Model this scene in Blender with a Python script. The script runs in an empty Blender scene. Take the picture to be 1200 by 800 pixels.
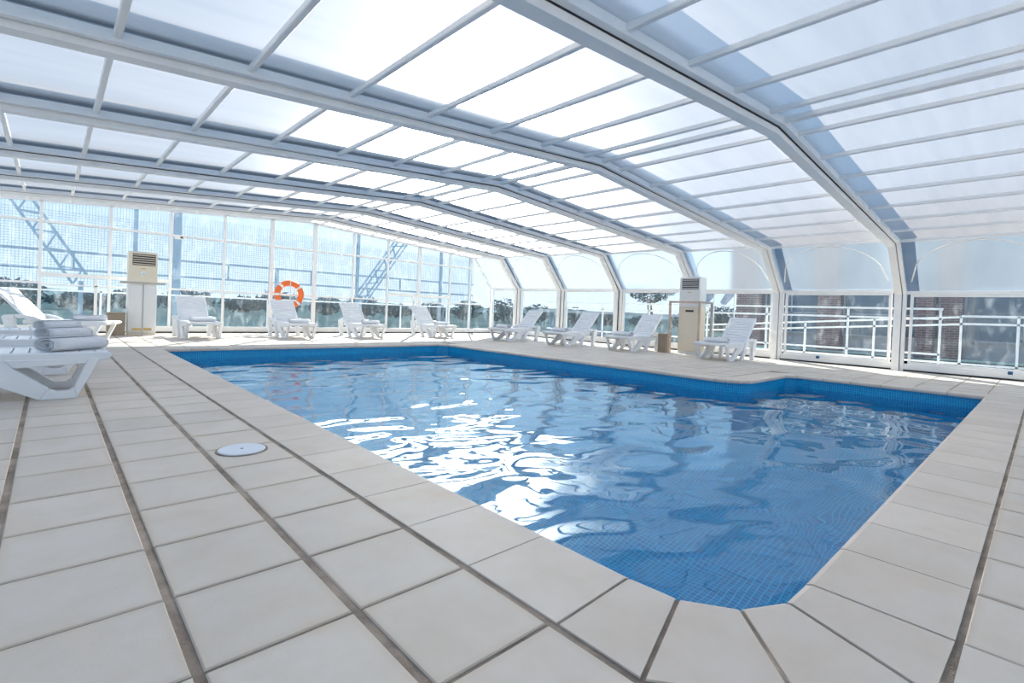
import bpy, bmesh, math, random
from mathutils import Vector, Matrix
random.seed(7)
sc = bpy.context.scene
col = sc.collection

# ------------------------------------------------------------------ camera
F_PX, CY_PX = 582.57, 372.93            # focal length and principal row for a 1200x800 frame
YAW, PITCH, ROLL, CAM_H = .74945, -.012857, .039322, .9
def cam_axes():
    s, c = math.sin(YAW), math.cos(YAW)
    fw = Vector((s*math.cos(PITCH), c*math.cos(PITCH), math.sin(PITCH)))
    rt = Vector((c, -s, 0)); up = rt.cross(fw)
    return (rt*math.cos(ROLL)+up*math.sin(ROLL), up*math.cos(ROLL)-rt*math.sin(ROLL), fw)
RT, UP, FW = cam_axes()
cd = bpy.data.cameras.new('camera'); cam = bpy.data.objects.new('camera', cd); col.objects.link(cam)
m3 = Matrix((RT, UP, -FW)).transposed()
cam.matrix_world = Matrix.Translation((0, 0, CAM_H)) @ m3.to_4x4()
cd.sensor_width = 36; cd.lens = F_PX*36/1200; cd.shift_y = -(400-CY_PX)/1200
cd.clip_start = .05; cd.clip_end = 2000
sc.camera = cam
def project(x, y, z):
    v = Vector((x, y, z-CAM_H)); d = v.dot(FW)
    if d < .05: return None
    return (600+F_PX*v.dot(RT)/d, CY_PX-F_PX*v.dot(UP)/d)

# ------------------------------------------------------------------ world, sun, exposure
SUN_AZ, SUN_EL = .64, .545              # azimuth measured from +Y towards +X
w = bpy.data.worlds.new('sky'); sc.world = w; w.use_nodes = True
nt = w.node_tree; bg = nt.nodes['Background']
# pale hazy daylight sky: gradient from horizon to zenith plus the bright aureole around the sun
def wn(kind, **kw):
    x = nt.nodes.new(kind)
    for k, v in kw.items(): setattr(x, k, v)
    return x
sd = Vector((math.sin(SUN_AZ)*math.cos(SUN_EL), math.cos(SUN_AZ)*math.cos(SUN_EL), math.sin(SUN_EL)))
tc = wn('ShaderNodeTexCoord'); sep = wn('ShaderNodeSeparateXYZ'); nt.links.new(tc.outputs['Generated'], sep.inputs[0])
cr = wn('ShaderNodeValToRGB'); e = cr.color_ramp.elements
for p_ in (.25, .6): e.new(p_)
for k_, (p_, c_) in enumerate(((0, (.78, .88, .96)), (.12, (.60, .74, .88)), (.4, (.28, .45, .68)), (1, (.17, .32, .58)))):
    e[k_].position = p_; e[k_].color = (*c_, 1)
nt.links.new(sep.outputs[2], cr.inputs[0])
dt = wn('ShaderNodeVectorMath', operation='DOT_PRODUCT'); dt.inputs[1].default_value = sd; nt.links.new(tc.outputs['Generated'], dt.inputs[0])
mx0 = wn('ShaderNodeMath', operation='MAXIMUM'); mx0.inputs[1].default_value = 0; nt.links.new(dt.outputs['Value'], mx0.inputs[0])
acc = None
for pw_, am_ in ((6, .32), (30, 1.0), (160, 3.5)):
    q_ = wn('ShaderNodeMath', operation='POWER'); q_.inputs[1].default_value = pw_; nt.links.new(mx0.outputs[0], q_.inputs[0])
    m_ = wn('ShaderNodeMath', operation='MULTIPLY_ADD'); m_.inputs[1].default_value = am_; nt.links.new(q_.outputs[0], m_.inputs[0])
    if acc: nt.links.new(acc.outputs[0], m_.inputs[2])
    else: m_.inputs[2].default_value = 0
    acc = m_
gl_ = wn('ShaderNodeVectorMath', operation='SCALE'); gl_.inputs[0].default_value = (1, .96, .90); nt.links.new(acc.outputs[0], gl_.inputs['Scale'])
ad_ = wn('ShaderNodeVectorMath', operation='ADD'); nt.links.new(cr.outputs[0], ad_.inputs[0]); nt.links.new(gl_.outputs[0], ad_.inputs[1])
nt.links.new(ad_.outputs[0], bg.inputs[0]); bg.inputs[1].default_value = .95
sl = bpy.data.lights.new('sun', 'SUN'); sl.energy = 11; sl.angle = .012; sl.color = (1, .92, .81)
so = bpy.data.objects.new('sun', sl); col.objects.link(so)
sd = Vector((math.sin(SUN_AZ)*math.cos(SUN_EL), math.cos(SUN_AZ)*math.cos(SUN_EL), math.sin(SUN_EL)))
so.rotation_euler = sd.to_track_quat('Z', 'Y').to_euler(); so.location = (5, 5, 12)
vs = sc.view_settings
vs.view_transform = 'Standard'; vs.look = 'None'; vs.gamma = 1; vs.use_curve_mapping = False
vs.exposure = .36
sc.cycles.max_bounces = 14; sc.cycles.transparent_max_bounces = 24
sc.cycles.sample_clamp_indirect = 12

# ------------------------------------------------------------------ materials
MATS = {}
def new_mat(name):
    m = bpy.data.materials.new(name); m.use_nodes = True
    n = m.node_tree; n.nodes.clear()
    out = n.nodes.new('ShaderNodeOutputMaterial')
    MATS[name] = m
    return m, n, out
def N(n, kind, **kw):
    x = n.nodes.new(kind)
    for k, v in kw.items():
        if k.startswith('i_'):
            key = k[2:]
            x.inputs[int(key) if key.isdigit() else key.replace('_', ' ')].default_value = v
        else: setattr(x, k, v)
    return x
def noise_fac(n, scale, detail=4, rough=.6, coord='Object'):
    tc = N(n, 'ShaderNodeTexCoord'); t = N(n, 'ShaderNodeTexNoise', i_Scale=scale, i_Detail=detail, i_Roughness=rough)
    n.links.new(tc.outputs[coord], t.inputs['Vector']); return t
def ramp(n, src, stops):
    r = N(n, 'ShaderNodeValToRGB'); e = r.color_ramp.elements
    while len(e) < len(stops): e.new(.5)
    for k, (p, c) in enumerate(stops): e[k].position = p; e[k].color = (*c, 1)
    n.links.new(src, r.inputs[0]); return r
def pbr(name, c, rough=.5, metal=0, spec=.5, var=.06, scale=6, bump=0, bscale=40, coat=0):
    m, n, out = new_mat(name)
    b = N(n, 'ShaderNodeBsdfPrincipled', i_Roughness=rough, i_Metallic=metal)
    b.inputs['Specular IOR Level'].default_value = spec
    b.inputs['Coat Weight'].default_value = coat
    t = noise_fac(n, scale)
    r = ramp(n, t.outputs[0], [(.3, [x*(1-var) for x in c]), (.7, [min(1, x*(1+var)) for x in c])])
    n.links.new(r.outputs[0], b.inputs['Base Color'])
    if bump:
        t2 = noise_fac(n, bscale); bp = N(n, 'ShaderNodeBump', i_Strength=bump, i_Distance=.01)
        n.links.new(t2.outputs[0], bp.inputs['Height']); n.links.new(bp.outputs[0], b.inputs['Normal'])
    n.links.new(b.outputs[0], out.inputs[0]); return m
pbr('frame_white', (.92, .90, .875), .35, var=.03, scale=3)
pbr('gap_shade', (.03, .028, .027), .8)  # near-black colour standing in for the shade inside open gaps
pbr('resin', (.82, .83, .85), .32, var=.02, scale=4)
pbr('towel', (.90, .90, .92), .95, spec=.1, var=.05, scale=30, bump=.9, bscale=260)
pbr('grout', (.31, .25, .20), .9, spec=.2, var=.45, scale=5, bump=.6, bscale=90)
pbr('ac_cream', (.78, .70, .56), .4, var=.02)
pbr('ac_white', (.80, .80, .79), .4, var=.02)
pbr('ac_dark', (.035, .03, .03), .5)
pbr('ac_gold', (.62, .42, .16), .35, metal=.6)
pbr('chrome', (.75, .77, .8), .18, metal=1, var=.01)
pbr('steel_bar', (.45, .43, .41), .35, metal=.8)
pbr('copper_bar', (.62, .45, .37), .45, metal=.1, var=.12)
pbr('box_brown', (.33, .26, .19), .6, var=.12)
pbr('ring_orange', (.85, .17, .03), .45, var=.05)
pbr('strap', (.82, .80, .77), .7)
pbr('skimmer_lid', (.72, .76, .82), .4, var=.03, scale=9)
pbr('blue_plastic', (.02, .12, .25), .4)
pbr('concrete', (.70, .70, .70), .85, var=.1, scale=.8)
pbr('fence_blue', (.30, .44, .56), .5, var=.08)
pbr('net_blue', (.32, .44, .54), .7)
pbr('render_grey', (.50, .50, .52), .8, var=.05)
pbr('leaf', (.06, .12, .13), 1, spec=0, var=.3, scale=3)
pbr('bark', (.12, .09, .07), .9)
pbr('flag', (.35, .40, .5), .8)
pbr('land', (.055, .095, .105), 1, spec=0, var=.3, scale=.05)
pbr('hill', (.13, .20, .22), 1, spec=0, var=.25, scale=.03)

def tile_mat(name, c):
    m, n, out = new_mat(name)
    b = N(n, 'ShaderNodeBsdfPrincipled', i_Roughness=.55); b.inputs['Specular IOR Level'].default_value = .25
    oi = N(n, 'ShaderNodeObjectInfo'); tc = N(n, 'ShaderNodeTexCoord')
    geo = N(n, 'ShaderNodeNewGeometry')
    t = N(n, 'ShaderNodeTexNoise', i_Scale=3.2, i_Detail=6, i_Roughness=.65)
    n.links.new(geo.outputs['Position'], t.inputs['Vector'])
    r = ramp(n, t.outputs[0], [(.32, [x*.93*f for x, f in zip(c, (1, .975, .93))]), (.6, c)])
    hv = N(n, 'ShaderNodeMapRange', i_3=.94, i_4=1.04); n.links.new(oi.outputs['Random'], hv.inputs[0])
    mx = N(n, 'ShaderNodeMix', data_type='RGBA', blend_type='MULTIPLY'); mx.inputs[0].default_value = 1
    n.links.new(r.outputs[0], mx.inputs[6]); n.links.new(hv.outputs[0], mx.inputs[7])
    # sparse rusty stains with a shape of their own
    t2 = N(n, 'ShaderNodeTexNoise', i_Scale=2.3, i_Detail=3); n.links.new(geo.outputs['Position'], t2.inputs['Vector'])
    r2 = ramp(n, t2.outputs[0], [(.60, (0, 0, 0)), (.78, (.55, .55, .55))])
    mx2 = N(n, 'ShaderNodeMix', data_type='RGBA'); n.links.new(r2.outputs[0], mx2.inputs[0])
    n.links.new(mx.outputs[2], mx2.inputs[6]); mx2.inputs[7].default_value = (c[0]*.88, c[1]*.76, c[2]*.62, 1)
    # brownish grime creeping in from the joints
    sp = N(n, 'ShaderNodeSeparateXYZ'); n.links.new(tc.outputs['Generated'], sp.inputs[0])
    ds = []
    for ax in (0, 1):
        c5 = N(n, 'ShaderNodeMath', operation='SUBTRACT'); c5.inputs[1].default_value = .5; n.links.new(sp.outputs[ax], c5.inputs[0])
        ab = N(n, 'ShaderNodeMath', operation='ABSOLUTE'); n.links.new(c5.outputs[0], ab.inputs[0]); ds.append(ab)
    mxx = N(n, 'ShaderNodeMath', operation='MAXIMUM'); n.links.new(ds[0].outputs[0], mxx.inputs[0]); n.links.new(ds[1].outputs[0], mxx.inputs[1])
    nz = N(n, 'ShaderNodeMath', operation='MULTIPLY_ADD'); nz.inputs[1].default_value = .16; n.links.new(t.outputs[0], nz.inputs[0]); n.links.new(mxx.outputs[0], nz.inputs[2])
    re = ramp(n, nz.outputs[0], [(.50, (0, 0, 0)), (.60, (.5, .5, .5))])
    mx3 = N(n, 'ShaderNodeMix', data_type='RGBA', blend_type='MULTIPLY'); n.links.new(re.outputs[0], mx3.inputs[0])
    n.links.new(mx2.outputs[2], mx3.inputs[6]); mx3.inputs[7].default_value = (.86, .77, .66, 1)
    n.links.new((mx3 if name == 'deck_tile' else mx2).outputs[2], b.inputs['Base Color'])
    t3 = N(n, 'ShaderNodeTexNoise', i_Scale=120, i_Detail=3); n.links.new(geo.outputs['Position'], t3.inputs['Vector'])
    bp = N(n, 'ShaderNodeBump', i_Strength=.25, i_Distance=.002); n.links.new(t3.outputs[0], bp.inputs['Height'])
    n.links.new(bp.outputs[0], b.inputs['Normal']); n.links.new(b.outputs[0], out.inputs[0])
tile_mat('deck_tile', (.675, .60, .525))
tile_mat('coping', (.70, .615, .535))

def mosaic():
    m, n, out = new_mat('mosaic')
    b = N(n, 'ShaderNodeBsdfPrincipled', i_Roughness=.25)
    uv = N(n, 'ShaderNodeTexCoord')
    br = N(n, 'ShaderNodeTexBrick', offset=0, squash=1, i_Scale=1.0)
    br.inputs['Mortar Size'].default_value = .0026; br.inputs['Mortar Smooth'].default_value = .1
    br.inputs['Brick Width'].default_value = .03; br.inputs['Row Height'].default_value = .03
    br.inputs['Bias'].default_value = -.1
    br.inputs['Color1'].default_value = (.000, .23, .55, 1); br.inputs['Color2'].default_value = (.0, .33, .70, 1)
    br.inputs['Mortar'].default_value = (.05, .55, .80, 1)
    n.links.new(uv.outputs['UV'], br.inputs['Vector'])
    n.links.new(br.outputs['Color'], b.inputs['Base Color']); n.links.new(b.outputs[0], out.inputs[0])
mosaic()

def water():
    m, n, out = new_mat('water')
    g = N(n, 'ShaderNodeBsdfGlass', i_Roughness=0.0, i_IOR=1.33); g.inputs['Color'].default_value = (.86, .97, 1, 1)
    geo = N(n, 'ShaderNodeNewGeometry')
    mp = N(n, 'ShaderNodeMapping'); mp.inputs['Rotation'].default_value = (0, 0, .5); mp.inputs['Scale'].default_value = (1, 1.35, 1)
    n.links.new(geo.outputs['Position'], mp.inputs[0])
    a = N(n, 'ShaderNodeTexNoise', i_Scale=1.25, i_Detail=.7, i_Roughness=.35, i_Distortion=.7)
    c = N(n, 'ShaderNodeTexNoise', i_Scale=2.9, i_Detail=.8, i_Roughness=.5, i_Distortion=.6)
    for t in (a, c): n.links.new(mp.outputs[0], t.inputs['Vector'])
    ma = N(n, 'ShaderNodeMath', operation='MULTIPLY'); ma.inputs[1].default_value = .036
    mc = N(n, 'ShaderNodeMath', operation='MULTIPLY_ADD'); mc.inputs[1].default_value = .0036
    n.links.new(a.outputs[0], ma.inputs[0]); n.links.new(c.outputs[0], mc.inputs[0]); n.links.new(ma.outputs[0], mc.inputs[2])
    bp = N(n, 'ShaderNodeBump', i_Strength=1, i_Distance=1); n.links.new(mc.outputs[0], bp.inputs['Height'])
    n.links.new(bp.outputs[0], g.inputs['Normal']); n.links.new(g.outputs[0], out.inputs[0])
water()

def clear_sheet(name, tint, dirt=.0, refl=1.0):
    m, n, out = new_mat(name)
    tr = N(n, 'ShaderNodeBsdfTransparent'); tr.inputs[0].default_value = (*tint, 1)
    gl = N(n, 'ShaderNodeBsdfGlossy', i_Roughness=.02)
    lw = N(n, 'ShaderNodeLayerWeight', i_Blend=.5)          # Schlick reflectance, the same on both faces of the sheet
    pw = N(n, 'ShaderNodeMath', operation='POWER'); pw.inputs[1].default_value = 5; n.links.new(lw.outputs['Facing'], pw.inputs[0])
    fr = N(n, 'ShaderNodeMath', operation='MULTIPLY_ADD'); fr.inputs[1].default_value = .96; fr.inputs[2].default_value = .03
    n.links.new(pw.outputs[0], fr.inputs[0])
    mu = N(n, 'ShaderNodeMath', operation='MULTIPLY'); mu.inputs[1].default_value = refl; n.links.new(fr.outputs[0], mu.inputs[0])
    mx = N(n, 'ShaderNodeMixShader'); n.links.new(mu.outputs[0], mx.inputs[0])
    n.links.new(tr.outputs[0], mx.inputs[1]); n.links.new(gl.outputs[0], mx.inputs[2])
    last = mx
    if dirt:
        geo = N(n, 'ShaderNodeNewGeometry')
        mp = N(n, 'ShaderNodeMapping'); mp.inputs['Scale'].default_value = (1, 1, .45)
        n.links.new(geo.outputs['Position'], mp.inputs[0])
        t = N(n, 'ShaderNodeTexNoise', i_Scale=5.5, i_Detail=6, i_Roughness=.6); n.links.new(mp.outputs[0], t.inputs['Vector'])
        r = ramp(n, t.outputs[0], [(.52, (.025, .025, .025)), (.80, (dirt, dirt, dirt))])
        df = N(n, 'ShaderNodeBsdfTranslucent'); df.inputs[0].default_value = (.8, .87, .92, 1)
        dd = N(n, 'ShaderNodeBsdfDiffuse'); dd.inputs[0].default_value = (.8, .87, .92, 1)
        ad = N(n, 'ShaderNodeMixShader'); ad.inputs[0].default_value = .5
        n.links.new(df.outputs[0], ad.inputs[1]); n.links.new(dd.outputs[0], ad.inputs[2])
        m2 = N(n, 'ShaderNodeMixShader'); n.links.new(r.outputs[0], m2.inputs[0])
        n.links.new(mx.outputs[0], m2.inputs[1]); n.links.new(ad.outputs[0], m2.inputs[2]); last = m2
    n.links.new(last.outputs[0], out.inputs[0])
clear_sheet('glass', (.90, .955, .985), dirt=.20)
clear_sheet('sheet_back', (.97, .985, 1.0), refl=.5)
clear_sheet('bldg_glass', (.3, .42, .5))

def poly(name, trans, refr, rough, ior, tcol, rcol, streak):
    """polycarbonate: part of the light scatters (translucent), part passes blurred (rough refraction)"""
    m, n, out = new_mat(name)
    tl = N(n, 'ShaderNodeBsdfTranslucent')
    rf = N(n, 'ShaderNodeBsdfRefraction', i_Roughness=rough, i_IOR=ior); rf.inputs[0].default_value = (*rcol, 1)
    gl = N(n, 'ShaderNodeBsdfGlossy', i_Roughness=.25); gl.inputs[0].default_value = (.9, .92, .95, 1)
    geo = N(n, 'ShaderNodeNewGeometry')
    mp = N(n, 'ShaderNodeMapping'); mp.inputs['Scale'].default_value = (.5, 5, 1); n.links.new(geo.outputs['Position'], mp.inputs[0])
    t = N(n, 'ShaderNodeTexNoise', i_Scale=1.6, i_Detail=5, i_Roughness=.6); n.links.new(mp.outputs[0], t.inputs['Vector'])
    r = ramp(n, t.outputs[0], [(.34, [x*(1-streak) for x in tcol]), (.62, tcol)])
    n.links.new(r.outputs[0], tl.inputs[0])
    a = N(n, 'ShaderNodeMixShader'); a.inputs[0].default_value = refr/(trans+refr)
    n.links.new(tl.outputs[0], a.inputs[1]); n.links.new(rf.outputs[0], a.inputs[2])
    b = N(n, 'ShaderNodeMixShader'); b.inputs[0].default_value = .05
    n.links.new(a.outputs[0], b.inputs[1]); n.links.new(gl.outputs[0], b.inputs[2])
    n.links.new(b.outputs[0], out.inputs[0])
poly('poly_roof', .42, .58, .67, 1.18, (.43, .415, .40), (.88, .91, .93), .16)
poly('poly_side', .25, .75, .34, 1.09, (.46, .56, .64), (.80, .91, 1.0), .10)

def brickwall():
    m, n, out = new_mat('brick')
    b = N(n, 'ShaderNodeBsdfPrincipled', i_Roughness=.85)
    uv = N(n, 'ShaderNodeTexCoord')
    mp = N(n, 'ShaderNodeMapping'); mp.inputs['Rotation'].default_value = (math.pi/2, 0, math.pi/2)
    cb = N(n, 'ShaderNodeSeparateXYZ'); n.links.new(uv.outputs['Object'], cb.inputs[0])
    ad = N(n, 'ShaderNodeMath', operation='ADD'); n.links.new(cb.outputs[0], ad.inputs[0]); n.links.new(cb.outputs[1], ad.inputs[1])
    cc = N(n, 'ShaderNodeCombineXYZ'); n.links.new(ad.outputs[0], cc.inputs[0]); n.links.new(cb.outputs[2], cc.inputs[1])
    br = N(n, 'ShaderNodeTexBrick', i_Scale=1.0)
    br.inputs['Mortar Size'].default_value = .008; br.inputs['Brick Width'].default_value = .24; br.inputs['Row Height'].default_value = .075
    br.inputs['Color1'].default_value = (.30, .15, .135, 1); br.inputs['Color2'].default_value = (.23, .12, .115, 1); br.inputs['Mortar'].default_value = (.42, .36, .33, 1)
    n.links.new(cc.outputs[0], br.inputs['Vector']); n.links.new(br.outputs['Color'], b.inputs['Base Color']); n.links.new(b.outputs[0], out.inputs[0])
brickwall()
pbr('window_blue', (.10, .16, .22), .08, spec=.9, var=.15, scale=.8)

# ------------------------------------------------------------------ mesh helpers
class MB:
    def __init__(s): s.v = []; s.f = []; s.mi = []; s.uv = None
    def quad(s, *p, mi=0):
        k = len(s.v); s.v += [tuple(q) for q in p]; s.f.append(tuple(range(k, k+len(p)))); s.mi.append(mi)
    def hexa(s, b, t, mi=None):
        """bottom loop b (ccw seen from above) and top loop t"""
        k = len(s.v); n = len(b); s.v += [tuple(q) for q in b]+[tuple(q) for q in t]
        fs = [tuple(k+i for i in reversed(range(n))), tuple(k+n+i for i in range(n))]
        fs += [(k+i, k+(i+1) % n, k+n+(i+1) % n, k+n+i) for i in range(n)]
        s.f += fs; s.mi += (mi or [0]*len(fs))
    def box(s, x0, x1, y0, y1, z0, z1):
        s.hexa([(x0, y0, z0), (x1, y0, z0), (x1, y1, z0), (x0, y1, z0)], [(x0, y0, z1), (x1, y0, z1), (x1, y1, z1), (x0, y1, z1)])
    def bar(s, a, b, wx, wz, up=(0, 0, 1)):
        """rectangular bar from a to b, width wx, height wz"""
        a, b = Vector(a), Vector(b); d = (b-a).normalized(); u = Vector(up)
        sx = d.cross(u)
        if sx.length < 1e-4: sx = d.cross(Vector((1, 0, 0)))
        sx.normalize(); u = sx.cross(d)
        def ring(p): return [p+sx*i*wx/2+u*j*wz/2 for i, j in ((-1, -1), (1, -1), (1, 1), (-1, 1))]
        s.hexa(ring(a), ring(b))
    def tube(s, pts, r, n=8, closed=False):
        pts = [Vector(p) for p in pts]; k = len(s.v); m = len(pts)
        for i, p in enumerate(pts):
            if closed: d = (pts[(i+1) % m]-pts[i-1])
            else: d = pts[min(i+1, m-1)]-pts[max(i-1, 0)]
            d.normalize(); a = d.cross(Vector((0, 0, 1)))
            if a.length < 1e-3: a = Vector((1, 0, 0))
            a.normalize(); b = a.cross(d); rr = r[i] if isinstance(r, (list, tuple)) else r
            for j in range(n):
                t = 2*math.pi*j/n; s.v.append(tuple(p+a*math.cos(t)*rr+b*math.sin(t)*rr))
        for i in range(m if closed else m-1):
            i2 = (i+1) % m
            for j in range(n):
                s.f.append((k+i*n+j, k+i*n+(j+1) % n, k+i2*n+(j+1) % n, k+i2*n+j)); s.mi.append(0)
        if not closed:
            s.f.append(tuple(k+j for j in reversed(range(n)))); s.mi.append(0)
            s.f.append(tuple(k+(m-1)*n+j for j in range(n))); s.mi.append(0)
    def mesh(s, name, mats, smooth=False, bevel=0, uvs=None):
        me = bpy.data.meshes.new(name); me.from_pydata(s.v, [], s.f); 
        for m in ([mats] if isinstance(mats, str) else mats): me.materials.append(MATS[m])
        me.polygons.foreach_set('material_index', s.mi)
        if bevel or True:
            bm = bmesh.new(); bm.from_mesh(me); bmesh.ops.recalc_face_normals(bm, faces=bm.faces)
            if bevel:
                es = [e for e in bm.edges if len(e.link_faces) == 2 and e.calc_face_angle(0) > .5]
                bmesh.ops.bevel(bm, geom=es, offset=bevel, segments=1, affect='EDGES')
            bm.to_mesh(me); bm.free()
        if smooth:
            for p in me.polygons: p.use_smooth = True
        return me
    def build(s, name, mats, parent=None, **kw):
        return link(name, s.mesh(name, mats, **kw), parent)
def link(name, me, parent=None):
    o = bpy.data.objects.new(name, me); col.objects.link(o)
    if parent: o.parent = parent
    return o
def empty(name, loc=(0, 0, 0), rz=0):
    o = bpy.data.objects.new(name, None); col.objects.link(o); o.location = loc; o.rotation_euler = (0, 0, rz)
    o.empty_display_size = .1; return o
def tag(o, label=None, cat=None, group=None, kind=None):
    if label: o['label'] = label
    if cat: o['category'] = cat
    if group: o['group'] = group
    if kind: o['kind'] = kind
    return o
def copy_tree(o, parent=None):
    c = o.copy(); col.objects.link(c); c.parent = parent
    for ch in list(o.children): copy_tree(ch, c)
    return c
def prism_xz(mb, pts, y0, y1):
    """extrude a polygon in the xz plane from y0 to y1"""
    mb.hexa([(x, y0, z) for x, z in pts], [(x, y1, z) for x, z in pts])

# ------------------------------------------------------------------ enclosure dimensions
RX = 5.75                                             # ridge line
BY = [-2.9, -.35, 2.05, 4.45, 6.65, 9.2, 11.7, 14.0, 15.72]   # module boundaries in Y
ZR = [3.05, 3.10, 3.135, 3.175, 3.25, 3.34, 3.41, 3.475]; ZE = [2.54, 2.60, 2.64, 2.70, 2.79, 2.88, 2.95, 3.02]
def dim(i):                                           # i = -1 (behind the camera) .. 6
    E, ze, zr = 6.30+.065*i, ZE[i+1], ZR[i+1]; EL = E+.6                 # the left slope runs one panel further
    return dict(W=7.27+.065*i, E=E, zk=1.62+.035*i, ze=ze, zr=zr, EL=EL, WL=7.87+.065*i, zeL=zr-(zr-ze)*EL/E)
def prof(d, side=None):                               # polyline of the cross-section
    L = [(RX-d['WL'], 0), (RX-d['WL'], d['zk']), (RX-d['EL'], d['zeL']), (RX, d['zr'])]
    R = [(RX+d['E'], d['ze']), (RX+d['W'], d['zk']), (RX+d['W'], 0)]
    return L+R
def zroof(d, x):
    return d['zr']-(d['zr']-d['ze'])*abs(x-RX)/d['E']
XL, XR = RX-7.87, RX+7.27
YF = 15.7

# ------------------------------------------------------------------ pool outline
def arc(cx, cy, r, a0, a1, n):
    return [(cx+r*math.cos(a0+(a1-a0)*k/n), cy+r*math.sin(a0+(a1-a0)*k/n)) for k in range(n+1)]
PX0, PX1, PX2, PY0, PYS, PY1 = 1.50, 7.5, 9.4, .545, 3.0, 10.62
def sub(a, b, step=.405):
    n = max(1, round(math.dist(a, b)/step)); return [(a[0]+(b[0]-a[0])*k/n, a[1]+(b[1]-a[1])*k/n) for k in range(n)]
HP = math.pi/2
out_pts = []
out_pts += sub((PX0, PY1), (PX0, .955))                               # left side towards the camera
out_pts += [(PX0, .955), (1.515, .78), (1.615, .63), (1.77, .55)]
out_pts += sub((1.95, PY0), (PX2, PY0))
out_pts += sub((PX2, PY0), (PX2, PYS-.12))
out_pts += [(PX2, PYS-.12), (PX2-.12, PYS)]
out_pts += sub((PX2-.12, PYS), (PX1+.45, PYS), .3)[1:]
out_pts += arc(PX1+.45, PYS+.45, .45, -HP, -2*HP, 4)
out_pts += sub((PX1, PYS+.45), (PX1, PY1-.2))[1:]
out_pts += [(PX1, PY1-.2), (PX1-.2, PY1)]
out_pts += sub((PX1-.2, PY1), (PX0, PY1))[1:]
def offset(pts, d):
    """miter offset to the outside of a closed ccw loop"""
    res = []; n = len(pts)
    for i in range(n):
        a, b, c = Vector(pts[i-1]), Vector(pts[i]), Vector(pts[(i+1) % n])
        e1, e2 = (b-a).normalized(), (c-b).normalized()
        n1, n2 = Vector((e1.y, -e1.x)), Vector((e2.y, -e2.x))
        m = (n1+n2).normalized(); res.append(tuple(b+m*(d/max(.4, m.dot(n1)))))
    return res
POOL = out_pts
RING = offset(POOL, .41)
for k_, p_ in enumerate(POOL):                        # outer joints of the rounded corner stones
    for a_, b_ in (((1.515, .78), (1.09, .65)), ((1.615, .63), (1.32, .36)), ((1.77, .55), (1.60, .145)), ((1.95, .545), (1.94, .135))):
        if math.dist(p_, a_) < .003: RING[k_] = b_
WALL = offset(POOL, .03)

# ------------------------------------------------------------------ floor: grout bed, tiles, coping
def face_with_hole(outer, inner, z):
    bm = bmesh.new()
    for lp in (outer, inner):
        vs_ = [bm.verts.new((x, y, z)) for x, y in lp]
        for i in range(len(vs_)): bm.edges.new((vs_[i], vs_[(i+1) % len(vs_)]))
    bmesh.ops.triangle_fill(bm, use_beauty=True, use_dissolve=False, edges=bm.edges[:])
    bmesh.ops.recalc_face_normals(bm, faces=bm.faces)
    if sum(f.normal.z for f in bm.faces) < 0: bmesh.ops.reverse_faces(bm, faces=bm.faces)
    return bm
FX0, FX1, FY0, FY1 = XL-.5, XR+.7, -3.0, YF+.25
bm = face_with_hole([(FX0, FY0), (FX1, FY0), (FX1, FY1), (FX0, FY1)], offset(POOL, .02), -.006)
me = bpy.data.meshes.new('floor'); bm.to_mesh(me); bm.free(); me.materials.append(MATS['grout'])
floor = tag(link('floor', me), kind='structure')

def tile_mesh(name, poly2, mat, b=.004, top=0.0, bot=-.03):
    """flat slab with a small chamfer on its top edge; poly2 ccw"""
    ins = offset(poly2, -b); mb = MB(); n = len(poly2)
    mb.v = [(x, y, bot) for x, y in poly2]+[(x, y, top-b) for x, y in poly2]+[(x, y, top) for x, y in ins]
    mb.f = [tuple(2*n+i for i in range(n))]
    for l in (0, 1): mb.f += [(l*n+i, l*n+(i+1) % n, (l+1)*n+(i+1) % n, (l+1)*n+i) for i in range(n)]
    mb.mi = [0]*len(mb.f)
    return mb.mesh(name, mat)
P = .405
tiles = []                                     # (x0, y0, w, h)
def grid(x0, x1, y0, y1, jx=.022, jy=.010):
    x = x0
    while x < x1-.03:
        wv = min(P, x1-x); y = y0
        while y < y1-.03:
            hv = min(P, y1-y); tiles.append((x+jx/2, y+jy/2, wv-jx, hv-jy)); y += P
        x += P
ROW0 = 1.36-10*P
gx0 = 1.09-9*P
grid(gx0, 1.09, ROW0, FY1-.05, .027, .012)                         # left deck
grid(1.09, FX1-.1, ROW0+math.ceil((PY1+.41-ROW0)/P)*P, FY1-.05)     # far deck
grid(1.535, FX1-.1, .135-7*P, .135, .012, .014)          # deck behind the near coping
grid(PX1+.41+.01, FX1-.1, PYS+.43, PY1+.41)
grid(PX2+.41+.01, FX1-.1, .135, PYS+.43)
# strip between far coping and far deck
ysrt = PY1+.41; yend = ROW0+math.ceil((PY1+.41-ROW0)/P)*P
if yend-ysrt > .04: grid(1.09, FX1-.1, ysrt, yend)
def scr_area(t):
    q = [project(t[0]+a*t[2], t[1]+b*t[3], 0) for a, b in ((0, 0), (1, 0), (1, 1), (0, 1))]
    if any(p is None for p in q): return 0
    cx = sum(p[0] for p in q)/4; cy = sum(p[1] for p in q)/4
    if not (-60 < cx < 1260 and -20 < cy < 870): return 0
    return abs(sum(q[i-1][0]*q[i][1]-q[i][0]*q[i-1][1] for i in range(4)))/2
tiles.sort(key=scr_area, reverse=True)
cache = {}
for t in tiles[:300]:
    key = (round(t[2], 3), round(t[3], 3))
    if key not in cache:
        cache[key] = tile_mesh('tile', [(0, 0), (key[0], 0), key, (0, key[1])], 'deck_tile')
    o = link('tile', cache[key], floor)
    o.location = (t[0], t[1], random.uniform(-.0015, .001)); 
mb = MB()
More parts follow.
